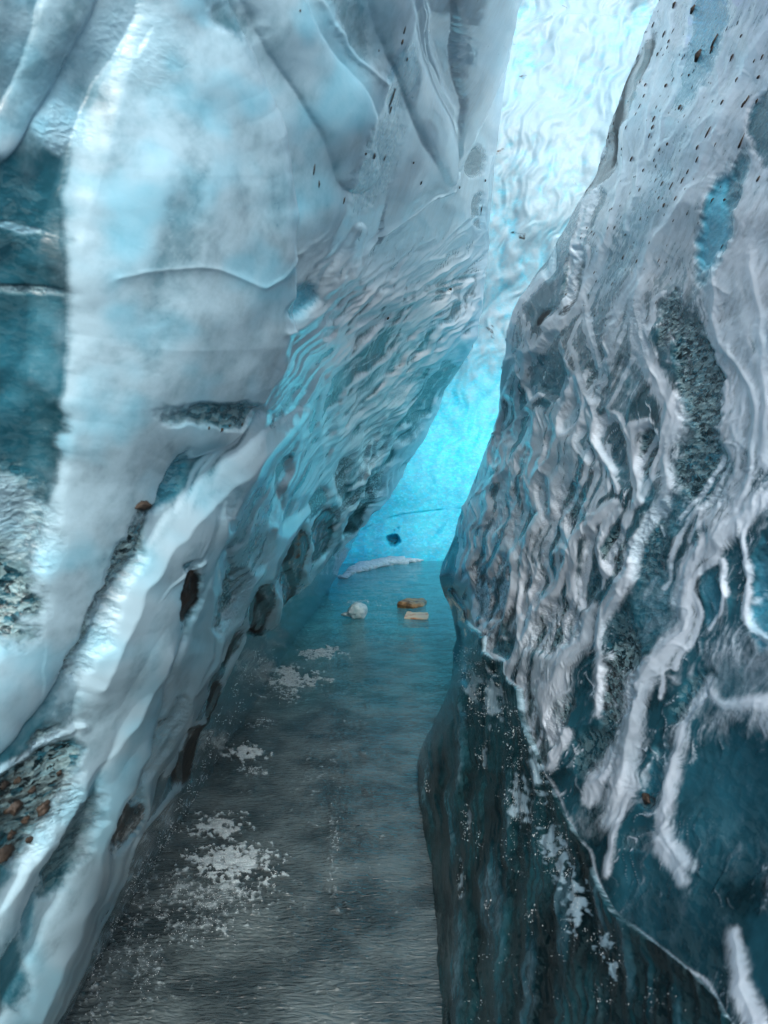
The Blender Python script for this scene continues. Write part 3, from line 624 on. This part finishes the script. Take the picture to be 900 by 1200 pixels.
def build_left():
    P, N, U, V, px, fade = wall_grid(left_x, -1, 720, 1000, 11.8)
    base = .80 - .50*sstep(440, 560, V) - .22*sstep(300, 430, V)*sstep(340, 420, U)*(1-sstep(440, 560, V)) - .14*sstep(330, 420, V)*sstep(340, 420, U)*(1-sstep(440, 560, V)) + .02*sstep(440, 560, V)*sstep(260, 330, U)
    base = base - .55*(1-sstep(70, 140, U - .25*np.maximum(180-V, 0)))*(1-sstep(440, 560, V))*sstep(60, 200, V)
    H, F, B, C, Dt, D = sculpt(U, V, base, L_RIBS + L_STRANDS, L_BLOBS, 500, 128, (30, 120), 7, 7, .8, .35, blob_h=.45, rough=.35, tongues=L_TONGUES, tint=.55+.10*(1-sstep(330, 520, V)), netmask=sstep(300, 420, U)*sstep(240, 360, V))
    # smooth pillar and frosted shoulder carry none of the net; the far side is drawn into fine strands
    sm = sstep(330, 420, U)*sstep(250, 360, V)
    a = U*math.cos(math.radians(128)) + V*math.sin(math.radians(128)); b = -U*math.sin(math.radians(128)) + V*math.cos(math.radians(128))
    bw = b + 14*fbm(U/50, V/50, 560, 3)
    strand = ridged(bw/24, a/170, 570, 3)
    line2 = ridged((bw+8*fbm(U/36, V/36, 581, 2))/17, a/190, 590, 2)
    B = B*(1-.9*sm*(1-sstep(460, 520, U)))
    Dt = np.maximum(Dt, .66*sm*(1-sstep(.36, .56, strand))*sstep(470, 600, V))  # dark of the gaps between strands, put into the colour
    F = np.clip(F + sm*(.55*(sstep(.45, .75, strand)-.40) + .45*sstep(.60, .85, line2)), 0, 1)
    H = H + sm*(3.0*(sstep(.3, .85, strand)-.5) + 1.0*sstep(.5, .95, line2))
    colm = in_poly(U, V, L_COLUMN)
    cc, cd = line_field(U, V, W([(150,70),(108,200),(80,320),(74,430),(78,520),(66,620),(26,730),(-5,776)], 0), 140)
    ed = np.full(U.shape, 300.); ed[cc] = np.minimum(300, cd)
    leftof = in_poly(U, V, [(150,70),(108,200),(80,320),(74,430),(78,520),(66,620),(26,730),(-5,776),(-3000,900),(-3000,-400),(190,-400),(185,0)])
    near = sstep(20, 120, V)*(1-sstep(740, 860, V))
    H += near*np.where(leftof, -16*sstep(0, 30, ed), 0)
    # hanging curtain lobes stand proud of the wall
    cur = in_poly(U, V, L_CURTAIN)
    ci, cdist = line_field(U, V, W([(492,-60),(492,0),(500,50),(512,100),(527,148),(538,200)], 0), 80)
    e1 = np.full(U.shape, 200.); e1[ci] = np.minimum(200, cdist)
    ci, cdist = line_field(U, V, W([(602,-60),(598,0),(594,50),(577,100),(558,140),(545,175),(538,200),(527,222),(502,228),(470,255),(440,285)], 0), 80)
    e2 = np.full(U.shape, 200.); e2[ci] = np.minimum(200, cdist)
    ci, cdist = line_field(U, V, W([(475,-200),(492,-60),(492,0),(502,50),(503,100),(480,150),(455,220),(440,285)], 0), 80)
    e3 = np.full(U.shape, 200.); e3[ci] = np.minimum(200, cdist)
    H += np.where(cur, (11*(1-np.exp(-e2/12)) - 7*np.exp(-e1/9))*sstep(0, 34, e3), -5*np.exp(-e2/14))
    toe = in_poly(U, V, L_TOE)
    st = fbm((U*.6+V*.5+8*fbm(U/40, V/40, 601, 3))/14, (V*.6-U*.5)/120, 600, 4)
    lowt = sstep(760, 900, V)
    Ft = np.clip(.06 + .12*sstep(0, .7, st) + lowt*(.28 + .3*fbm(U/14, V/14, 610, 4)), 0, .8)
    F = np.where(toe, Ft, F); B = np.where(toe, .22*(1-lowt), B); C = np.where(toe, .12, C); Dt = np.where(toe, 0, Dt)
    H = np.where(toe, -5 + 3*st + 2*fbm(U/12, V/12, 620, 4), H)
    fd = np.where(V > 1290, .5, 1)
    P2 = P + N*((H*fade*fd)*np.minimum(px, 10/FPX))[...,None]
    P2 = P2 + np.array([0, 0, EYE])
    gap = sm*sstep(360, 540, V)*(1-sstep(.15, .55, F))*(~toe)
    Dt = np.maximum(Dt, .52*gap)  # gaps with little frost darkened in the colour too
    root = thing('ice_wall', 'pale frosted ice wall on the left, with a thick smooth pillar and a hanging curtain', 'ice wall', (-.87, 3, 0))
    Q = P2 - np.array(root.location)
    vp = np.zeros(U.shape, int); vp[colm] = 1; vp[cur] = 2; vp[toe] = 3
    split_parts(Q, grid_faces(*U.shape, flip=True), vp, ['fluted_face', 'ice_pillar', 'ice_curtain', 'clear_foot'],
                [MAT_LEFT, MAT_LEFT, MAT_LEFT, MAT_TOE], dict(pure=.85*sm*(~toe), frost=F, blue=B, chip=C, dirt_dark=Dt), root)
    return root, P2, N, U, V, px

# ================================================================== BACK WALL
def build_back():
    nx, nz = 620, 900
    a = np.concatenate([np.linspace(-7, -1.2, 60)[:-1], np.linspace(-1.2, 6.2, nx-120), np.linspace(6.2, 12, 61)[1:]])
    z = np.concatenate([np.linspace(-1.7, 9.6, nz-60), np.linspace(9.6, 11.5, 60)])
    A, Z = np.meshgrid(a, z, indexing='ij')
    X = A.copy()
    Y = 13.9 + .16*(Z+1.5) - .9*sstep(1.5, -4, X) - .25*(X-1.3)**2*.06 + .35*np.sin(Z*.7+.4)*sstep(-1, 1, Z)
    Y -= .35*np.exp(-((Z+1.5)/.6)**2)*.6
    U = CX+FPX*X/Y; V = HY-FPX*Z/Y
    # flow of the ice runs down to the left
    fl = math.radians(118)
    aa = X*math.cos(fl)-Z*math.sin(fl)*-1; bb = X*math.sin(fl)+Z*-math.cos(fl)*-1
    aa = X*.42+Z*.90; bb = X*.90-Z*.42
    wx = .35*fbm(X/1.2, Z/1.2, 701, 3); wz = .35*fbm(X/1.2, Z/1.2, 711, 3)
    f1, f2, cid = voronoi((bb+.7*wx)/.55, (aa+wz)/2.8, 720)
    g1, g2, gid = voronoi((bb+.6*wx)/.22, (aa+wz)/1.1, 730)
    big = fbm((bb+wx)/1.1, (aa+wz)/3.2, 740, 4)
    fine = fbm(bb/.16, aa/.30, 750, 4)
    H = .04*(f1-.5) + .010*(g1-.5) + .26*big + .010*fine + .03*fbm(bb/.5, aa/2.4, 751, 3)
    low = 1-sstep(.0, 3.6, Z + .5*fbm(X/.8, Z/1.6, 760, 4))                # light painted by height: transmitted cyan glow below, sky-lit white above
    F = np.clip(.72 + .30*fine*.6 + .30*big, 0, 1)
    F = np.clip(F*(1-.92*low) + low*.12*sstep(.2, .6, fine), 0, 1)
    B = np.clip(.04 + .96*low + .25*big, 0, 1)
    dirt_dark = sstep(.30, .65, fbm((bb+wx)/.5, (aa+wz)/.25, 770, 5))*sstep(.0, .4, fbm(X/1.3, Z/1.3, 775, 2))*.62*(1-low)
    H *= 1-.78*low
    # a long arched crack and a dark hole near the foot
    ci, d = line_field(U, V, W([(425,622),(445,611),(470,604),(500,600),(530,597),(575,596)], 0), 60)
    gd = np.full(U.shape, 99.); gd[ci] = np.minimum(99, d)
    H -= .03*np.exp(-(gd/1.2)**2)*sstep(-.4, .2, fbm(U/18, V/18, 781, 2))
    H -= .10*sstep(0, -6, gd-0*V)*0
    hn = fbm(U/9, V/9, 785, 3)
    hole = .8*(1-sstep(.55, 1.15, np.hypot((U-461+.3*(V-632))/7, (V-632)/9) + .75*hn))
    H -= .30*hole; F *= 1-hole; B *= 1-.9*hole; dirt_dark = np.maximum(dirt_dark, .55*hole)  # hole darkened in the colour as well as cut in
    band = np.exp(-(((V-648)-4*np.sin(U/30))/5)**2)
    B *= 1-.45*band
    P = np.stack([X, Y-H, Z+EYE], -1)
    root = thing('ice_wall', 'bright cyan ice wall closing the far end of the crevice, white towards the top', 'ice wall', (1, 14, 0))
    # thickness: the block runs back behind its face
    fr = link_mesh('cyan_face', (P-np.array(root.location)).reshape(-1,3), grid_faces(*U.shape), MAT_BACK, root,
              dict(frost=F.ravel(), blue=B.ravel(), chip=np.full(F.size, .25), dirt_dark=dirt_dark.ravel()))
    n = 40
    ax = np.linspace(-7, 12, n)
    top = P[:, -1, :]
    tx = np.interp(ax, top[:,0], top[:,0]); ty = np.interp(ax, top[:,0], top[:,1]); tz = np.interp(ax, top[:,0], top[:,2])
    rows = []
    for k, (dy, dz) in enumerate([(0,0),(.15,.12),(.5,.3),(1.5,.5),(4,.6),(6,.4),(6.4,-3),(6.6,-13.2)]):
        rows.append(np.stack([tx, ty+dy, tz+dz + .1*np.sin(ax*3+k)*(k > 1)], -1))
    S = np.stack(rows, 1)
    c = np.ones(S.shape[0]*S.shape[1])
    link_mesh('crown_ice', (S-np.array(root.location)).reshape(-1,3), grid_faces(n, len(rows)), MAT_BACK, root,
              dict(frost=c*.85, blue=c*.2, chip=c*.1, dirt_dark=c*0))
    return root

# ================================================================== FLOOR
def build_floor():
    nr, nc = 620, 420
    inv = np.linspace(1/15.2, 1/1.75, nr)[::-1]
    y = np.concatenate([[-80, -30, -12, -6, -3, -1.3, -1.1, 0, .8, 1.3], 1/inv, [16.5, 22, 40, 120]])
    x = np.concatenate([[-60, -15, -5], np.linspace(-1, 1, nc)])
    x = np.concatenate([x, [5, 15, 60]])
    Yg, T = np.meshgrid(y, x, indexing='ij')
    half = np.clip(.55+.10*np.maximum(Yg, 0), .6, 2.3); mid = -.25+.055*np.clip(Yg, 0, 15)
    X = np.where(np.abs(T) <= 1, mid+half*T, T)
    ye = np.maximum(Yg, 1)
    U = CX+FPX*X/ye; V = HY+FPX*EYE/ye
    F = np.zeros_like(U); H = np.zeros_like(U)
    n1 = fbm(U/22, V/12, 800, 5); n2 = fbm(X/.10, Yg/.10, 810, 4); n3 = fbm(U/7, V/5, 820, 4)
    for (cx, cy, rx, ry, s) in [(272,1012,52,26,.95),(240,1010,30,12,.8),(256,968,36,14,.8),(285,884,26,11,.8),(300,902,26,8,.5),(345,795,36,16,.75),(375,768,26,10,.7),(330,812,26,12,.5),
                                (255,1050,70,28,.55),(230,1085,60,26,.45),(370,920,22,30,.28),(392,990,9,70,.38),(395,905,12,50,.25),(305,850,20,8,.4),(200,1050,30,50,.4),
                                (420,706,26,5,.5),(455,702,22,5,.3),(430,745,50,10,.25),(170,1120,30,60,.4)]:
        r = np.hypot((U-cx)/rx, (V-cy)/ry) + .75*n1 + .9*n3
        F = np.maximum(F, s*.8*(1-sstep(.30, 1.25, r)))
    F = np.maximum(F, .30*sstep(.35, .75, n1+.3*n3)*sstep(760, 860, V)*(1-sstep(420, 480, U)))
    edgeL = np.exp(-np.maximum(U-np.interp(V, [660,690,740,830,960,1200], [425,400,350,290,200,125]), 0)/10)
    F = np.maximum(F, .35*edgeL*sstep(.0, .5, n3+.2)*sstep(700, 800, V))
    F = np.where(Yg < -1.2, 1.0, F)              # unseen ground behind the camera, whitened to bounce fill light in
    H = .004*n2*.5 + .018*F*(.6+.6*n2) + .010*fbm(X/.5, Yg/.5, 830, 3)
    P = np.stack([X, Yg, H*(np.abs(T) <= 1)], -1)
    m, nt, out = new_mat('wet_dark_ice'); g = NT(nt)
    co = g.n('ShaderNodeTexCoord').outputs['Object']
    Fr = g.attr('frost')
    a = g.noise(co, 3.2, 8, .62); b = g.noise(g.mapping(co, (1, .7, 1)), 34, 8, .65, .4)
    c = g.mix(g.ramp(a, .36, .66), (.026,.040,.046), (.080,.112,.122))
    c = g.mix(g.math('MULTIPLY', g.ramp(b, .58, .72), .35), c, (.20,.26,.28))
    Fn = g.math('ADD', Fr, g.math('MULTIPLY', g.math('SUBTRACT', b, .5), 1.3))
    Fm = g.math('MULTIPLY', g.ramp(Fn, .22, .8), g.ramp(Fr, .02, .15))
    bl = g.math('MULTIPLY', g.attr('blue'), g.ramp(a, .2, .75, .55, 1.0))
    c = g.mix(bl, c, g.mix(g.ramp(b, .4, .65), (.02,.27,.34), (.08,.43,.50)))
    c = g.mix(Fm, c, (.34,.45,.50))
    p = g.n('ShaderNodeBsdfPrincipled'); g.link(c, p.inputs['Base Color'])
    rr = g.n('ShaderNodeMapRange'); g.link(Fm, rr.inputs['Value']); rr.inputs['To Min'].default_value = .07; rr.inputs['To Max'].default_value = .55
    g.link(rr.outputs[0], p.inputs['Roughness'])
    p.inputs['IOR'].default_value = 1.34
    # two crossing trains of small ripples frozen into the surface
    w1 = g.noise(g.mapping(co, (9, 30, 1), (0, 0, .5)), 1.6, 3, .5, 1.2)
    w2 = g.noise(g.mapping(co, (9, 26, 1), (0, 0, -.6)), 1.6, 3, .5, 1.2)
    b1 = g.bump(w1, .5, .025); b2 = g.bump(w2, .45, .025, b1); b3 = g.bump(b, .25, .006, b2); b4 = g.bump(a, .3, .03, b3)
    g.link(b4, p.inputs['Normal']); g.link(p.outputs[0], out.inputs[0])
    o = link_mesh('floor', P.reshape(-1,3), grid_faces(*U.shape, flip=True), m, None, dict(frost=F.ravel(), blue=(sstep(4.5, 9.5, Yg + 1.2*fbm(X/.8, Yg/1.5, 840, 3))).ravel()))  # far turquoise: blue ice plus painted reflection of the cyan back wall
    o['kind'] = 'structure'
    return U, V, F, P

# ================================================================== loose pieces
def blob_mesh(sub, rad, amp, freq, seed, squash=(1,1,1)):
    bm = bmesh.new(); bmesh.ops.create_icosphere(bm, subdivisions=sub, radius=1)
    off = Vector((seed*3.1, seed*1.7, seed*.9))
    for v in bm.verts:
        d = v.co.normalized()
        k = 1 + amp*mnoise.fractal(d*freq+off, .7, 2.1, 4)
        v.co = Vector((d.x*rad*squash[0]*k, d.y*rad*squash[1]*k, d.z*rad*squash[2]*k))
    V = np.array([v.co[:] for v in bm.verts]); Fc = np.array([[v.index for v in f.verts] for f in bm.faces])
    bm.free(); return V, Fc

class Surf:
    def __init__(s, P, N, U, V, px):
        s.P = P.reshape(-1,3); s.N = N.reshape(-1,3); s.px = px.ravel()
        m = (U > -60) & (U < 960) & (V > -60) & (V < 1260) & (P[...,1] < 10.6) & (P[...,1] > .5)
        s.idx = np.nonzero(m.ravel())[0]
        s.U = CX+FPX*s.P[s.idx,0]/s.P[s.idx,1]; s.V = HY-FPX*(s.P[s.idx,2]-EYE)/s.P[s.idx,1]
    def at(s, x, y):
        d = np.hypot(s.U-x, s.V-y); near = np.nonzero(d < d.min()+1.5)[0]
        k = s.idx[near[np.argmin(s.P[s.idx[near],1])]]
        return Vector(s.P[k]), Vector(s.N[k]), float(s.px[k])

def scatter(name, items, base, mat, parent, stuff=True):
    """items: (pos, normal, sx, sy, sz, spin); base: (V, F)"""
    VV = []; FF = []; n = 0
    for pos, nor, sx, sy, sz, spin in items:
        q = nor.to_track_quat('Z', 'Y').to_matrix()
        c, s_ = math.cos(spin), math.sin(spin)
        bv, bf = base[random.randrange(len(base))]
        L = bv*np.array([sx, sy, sz]); L = np.stack([L[:,0]*c-L[:,1]*s_, L[:,0]*s_+L[:,1]*c, L[:,2]], -1)
        VV.append(L @ np.array(q).T + np.array(pos)); FF.append(bf+n); n += len(bv)
    V = np.vstack(VV)
    if parent: V = V - np.array(parent.location)
    o = link_mesh(name, V, np.vstack(FF), mat, parent, smooth=False)
    if stuff: o['kind'] = 'stuff'
    return o

GRIT = [blob_mesh(1, 1, .5, 1.5, i) for i in range(5)]
FLAKE = []
for i in range(5):
    v = np.array([[1,0,0],[-.4,.8,.1],[-.5,-.7,0],[.1,.1,1.0]])*(.7+.6*rng.random((4,3)))
    FLAKE.append((v, np.array([[0,1,3],[1,2,3],[2,0,3],[0,2,1]])))

rroot, RP, RN, RU, RV, Rpx = build_right()
lroot, LP, LN, LU, LV, Lpx = build_left()
broot = build_back()
FU, FV, FF_, FP = build_floor()
SR = Surf(RP, RN, RU, RV, Rpx); SL = Surf(LP, LN, LU, LV, Lpx)

# dark grit frozen into the upper part of the right wall
items = []
for (x, y, a, b) in [(811,10,5,7),(790,4,3,6),(818,65,7,10),(836,50,3,12),(833,58,3,6),(857,67,2.5,7),(867,42,2,3),(862,93,2,4),(845,120,2.5,4),(796,126,3,4),(777,40,2,5),(782,48,2,3),(779,101,3,3),(806,89,3,2),
                     (828,155,2.5,9),(816,172,2.5,4),(817,185,2,5),(805,200,2,4),(799,210,2,5),(781,170,3,2.5),(765,140,2,5),(763,150,2,4),(760,158,1.6,4),(755,100,2,3),(775,215,2,4),(785,218,1.6,6),(777,240,2.5,4),(771,232,1.6,3),
                     (739,185,2,4),(765,187,1.5,3),(771,175,1.6,3),(870,122,3,6),(886,118,2.5,4),(888,90,4,3),(894,65,2,5),(884,70,1.6,3),(868,165,2.5,12),(874,118,2,7),(888,210,3,5),(848,235,2.5,2.5),(834,235,2,5),(730,300,1.6,4),(745,305,1.5,4),
                     (753,200,1.6,3),(748,222,1.6,3),(790,232,1.6,4),(753,113,1.5,3),(770,62,1.6,4),(764,28,1.6,4),(845,290,1.6,4),(750,255,1.5,3),(720,265,1.4,3)]:
    p, n, k = SR.at(x, y)
    items.append((p, n, a*k*.8, b*k*.8, .8*min(a,b)*k, random.uniform(-.5, -.2)))
for i in range(150):
    t = random.random()
    x = random.gauss(800-90*t, 34); y = 20+340*t+random.gauss(0, 20)
    if x > 895: continue
    p, n, k = SR.at(x, y); a = random.choice((.7, .9, 1.1, 1.5))
    items.append((p, n, a*k*.7, a*k*random.uniform(1, 2.4), a*k*.5, random.uniform(-.6, -.1)))
scatter('grit', items, GRIT, MAT_GRIT, rroot)
items = []
for (x, y, a, b) in [(476,35,2,6),(472,50,3,4),(479,70,2.5,3),(461,115,2,14),(459,130,2,8),(485,190,3,2),(452,185,1.5,5),(495,215,2,3),(540,220,4,2),(430,180,6,2),(440,182,3,5),(370,200,2,9),(375,215,2,7),(405,235,2,6),(353,12,2,2),(445,58,1.5,1.5),
                     (262,503,5,3),(245,500,2,3),(285,497,2,3),(270,500,3,2),(570,212,3,2),(565,245,1.6,8),(528,338,9,2.5),(455,372,8,2)]:
    p, n, k = SL.at(x, y)
    items.append((p, n, a*k*.8, b*k*.8, .7*min(a,b)*k, random.uniform(.2, .5)))
scatter('grit', items, GRIT, MAT_GRIT, lroot)

# stones frozen into the pocket at the lower left, and one in the right wall
def stone(parent, surf, x, y, r, seed, mat, label=None, sq=(1,.9,.7)):
    p, n, k = surf.at(x, y)
    V, Fc = blob_mesh(3, r*k, .45, 1.3, seed, sq)
    q = np.array(n.to_track_quat('Z', 'Y').to_matrix())
    o = link_mesh('stone', V @ q.T + np.array(p) - np.array(parent.location), Fc, mat, parent)
    if label: o['label'] = label
for i, (x, y, r) in enumerate([(52,948,9),(18,945,10),(14,978,6),(6,1000,11),(40,925,5),(30,962,5),(70,905,4),(5,920,6),(22,915,5),(34,985,5)]):
    stone(lroot, SL, x, y, r, i, MAT_STONE if i in (0,1,2,5) else MAT_GRIT)
stone(lroot, SL, 167, 593, 12, 21, MAT_GRIT, None, (1.2,.5,.5))
stone(rroot, SR, 757, 936, 8, 22, MAT_STONE, 'pale brown stone in the hollow', (1.1,.7,.6))

# frost crystals in clumps on both clear feet and beside the floor
items = []
for (cx, cy, rx, ry, n) in [(552,800,10,30,260),(575,815,16,34,420),(600,845,8,30,120),(563,885,5,14,60),(600,880,12,40,200),(606,935,14,34,260),(630,905,14,40,260),(600,1000,14,60,90),(560,975,5,14,60),(500,925,4,10,20),(545,960,5,18,70),
                            (538,1030,6,22,60),(566,1060,5,8,50),(655,1010,12,40,380),(672,1060,14,40,420),(640,985,14,26,160),(620,1070,8,14,50),(705,1100,14,16,120),(715,1135,10,14,60),(705,1165,10,16,60),(590,1130,40,50,60),(660,1130,20,60,60),(540,770,10,20,80),(760,1160,30,20,50),(780,1175,20,14,40),(570,1180,40,30,40)]:
    for i in range(n):
        x = random.gauss(cx, rx*.6); y = random.gauss(cy, ry*.6)
        if mnoise.noise(Vector((x/9, y/9, 3.3))) < .02: continue
        p, nn, k = SR.at(x, y); a = random.uniform(.25, .7)+random.random()**5*.8
        items.append((p, nn, a*k, a*k*random.uniform(.6, 1.4), a*k*.7, random.uniform(0, 6.28)))
scatter('frost_crystals', items, FLAKE, MAT_CRYSTAL, rroot)
items = []
for i in range(1500):
    t = random.random()
    y = 760+420*t; x = np.interp(y, [760,850,960,1040,1120,1200],[298,250,200,150,115,85]) + abs(random.gauss(0, 14))
    if mnoise.noise(Vector((x/10, y/14, 7.3))) < -.1: continue
    p, nn, k = SL.at(x, y); a = random.uniform(.3, .9)
    items.append((p, nn, a*k, a*k*random.uniform(.6, 1.4), a*k*.6, random.uniform(0, 6.28)))
scatter('frost_crystals', items, FLAKE, MAT_CRYSTAL, lroot)

# frost grown on the floor
fu = FU.ravel(); fv = FV.ravel(); ff = FF_.ravel(); fp = FP.reshape(-1,3)
cand = np.nonzero((fu > 100) & (fu < 520) & (fv < 1230) & (fv > 700) & (ff > .3))[0]
pick = rng.choice(cand, 4200, p=ff[cand]**2/np.sum(ff[cand]**2))
items = []
for k in pick:
    sc = fp[k,1]/FPX; a = random.uniform(.25, .75)
    items.append((Vector(fp[k]) + Vector((random.uniform(-1,1)*sc, random.uniform(-2,2)*sc, 0)), Vector((0,0,1)), a*sc, a*sc*1.3, a*sc*.6, random.uniform(0, 6.28)))
fc = scatter('frost', items, FLAKE, MAT_CRYSTAL, None)
fc['label'] = 'white frost crystals lying in patches on the dark ice floor'; fc['category'] = 'frost'

# snow ridge along the foot of the back wall
def floor_pt(x, y):
    s = FPX*EYE/(y-HY); return Vector(((x-CX)*s/FPX, s, 0))
V_ = []; F_ = []; n = 0
line = smooth_line([(402,677,0),(416,670,0),(432,665,0),(450,661.5,0),(470,659,0),(492,657,0),(515,655.5,0),(545,654,0)], 12)
for i, (x, y, _) in enumerate(line):
    for k in range(3):
        r = (.055+.025*math.sin(i*1.7+k))*random.uniform(.55, 1.15)*(1.0 if x > 415 else .6)*(1.25 if 418 < x < 470 else .85)
        bv, bf = blob_mesh(2, r, .5, 1.6, i*3+k, (2.0,1.2,.75))
        p = floor_pt(x+random.uniform(-2,2), y+random.uniform(-.5,.7))
        V_.append(bv+np.array(p)+np.array([0,0,r*.3])); F_.append(bf+n); n += len(bv)
o = link_mesh('snow_ridge', np.vstack(V_), np.vstack(F_), MAT_SNOW)
o['label'] = 'low white ridge of snow along the foot of the cyan back wall'; o['category'] = 'snow ridge'; o['kind'] = 'thing'

# snow lump
p = floor_pt(419, 724)
bv, bf = blob_mesh(4, .10, .20, 1.2, 5, (1.05,1,.9))
b2, f2_ = blob_mesh(3, .05, .4, 1.6, 9, (1.5,1,.5))
o = link_mesh('snow_lump', np.vstack([bv+np.array([0,0,.075]), b2+np.array([-.09,.05,.03])]), np.vstack([bf, f2_+len(bv)]), MAT_SNOW)
o.location = p; o['label'] = 'small white snow lump sitting alone on the wet floor'; o['category'] = 'snow lump'; o['kind'] = 'thing'

# wedge of brown rock and pale tan stone in front of it
def rock(name, outline, h, mat, loc, label, cat, seed, tilt):
    bm = bmesh.new()
    nsub = []
    L = outline
    for i in range(len(L)):
        a, b = Vector(L[i]), Vector(L[(i+1) % len(L)])
        for k in range(4): nsub.append(a.lerp(b, k/4))
    def jit(v, z, s=.008): return (v.x+random.uniform(-s,s), v.y+random.uniform(-s,s), z+random.uniform(-s,s)*.8)
    c = sum(nsub, Vector((0,0)))/len(nsub)
    lv = [[bm.verts.new(jit(c+(v-c)*k, z+tilt*v.x*(z > 0))) for v in nsub] for k, z in ((1.02,-.03),(1.05,h*.4),(.96,h*.85),(.75,h))]
    for a, b in zip(lv[:-1], lv[1:]):
        for i in range(len(a)): bm.faces.new((a[i], a[(i+1)%len(a)], b[(i+1)%len(a)], b[i]))
    bm.faces.new(lv[-1])
    bmesh.ops.triangulate(bm, faces=bm.faces[-1:])
    me = bpy.data.meshes.new(name); bm.to_mesh(me); bm.free()
    me.materials.append(mat)
    o = bpy.data.objects.new(name, me); COL.objects.link(o); o.location = loc
    o['label'] = label; o['category'] = cat; o['kind'] = 'thing'
rock('rock_slab', [(-.15,-.1),(.02,-.16),(.14,-.05),(.20,.2),(.18,.4),(.08,.35),(-.05,.2)], .055, MAT_SLAB, floor_pt(481,710), 'dark brown wedge of rock lying behind the tan stone on the floor', 'rock', 3, -.12)
rock('flat_stone', [(-.13,-.16),(.1,-.2),(.13,.0),(.12,.2),(-.02,.17),(-.10,.22)], .014, MAT_TAN, floor_pt(488,722), 'flat tan and orange stone frozen into the floor before the rock', 'stone', 4, 0)

# ================================================================== light, sky, camera
world = bpy.data.worlds.new('World'); scene.world = world; world.use_nodes = True
nt = world.node_tree; bg = nt.nodes['Background']
sky = nt.nodes.new('ShaderNodeTexSky'); sky.sky_type = 'NISHITA'; sky.sun_disc = False
SUN_EL, SUN_AZ = 40, 170            # degrees; azimuth from +Y towards +X
sky.sun_elevation = math.radians(SUN_EL); sky.sun_rotation = math.radians(SUN_AZ)
sky.dust_density = 3.5; sky.air_density = .8; sky.ozone_density = .6
nt.links.new(sky.outputs[0], bg.inputs[0]); bg.inputs[1].default_value = .15
sd = bpy.data.lights.new('sun', 'SUN'); sd.energy = .95; sd.angle = math.radians(26); sd.color = (1, .97, .93)
so = bpy.data.objects.new('sun', sd); COL.objects.link(so)
az, el = math.radians(SUN_AZ), math.radians(SUN_EL)
so.rotation_euler = Vector((math.sin(az)*math.cos(el), math.cos(az)*math.cos(el), math.sin(el))).to_track_quat('Z', 'Y').to_euler()

cam = bpy.data.cameras.new('camera'); co = bpy.data.objects.new('camera', cam); COL.objects.link(co)
co.location = (0, 0, EYE); co.rotation_euler = (math.radians(90), 0, 0)
cam.sensor_fit = 'VERTICAL'; cam.sensor_height = 36; cam.sensor_width = 27; cam.lens = 36*FPX/1200
cam.shift_y = -(600-HY)/1200
cam.clip_start = .05; cam.clip_end = 500
cam.dof.use_dof = True; cam.dof.focus_distance = 4.5; cam.dof.aperture_fstop = 6.5
scene.camera = co
scene.cycles.use_denoising = True
scene.cycles.max_bounces = 7; scene.cycles.diffuse_bounces = 5; scene.cycles.glossy_bounces = 4
scene.view_settings.view_transform = 'Standard'; scene.view_settings.look = 'None'
scene.view_settings.gamma = 1; scene.view_settings.use_curve_mapping = False
scene.view_settings.exposure = 1.35
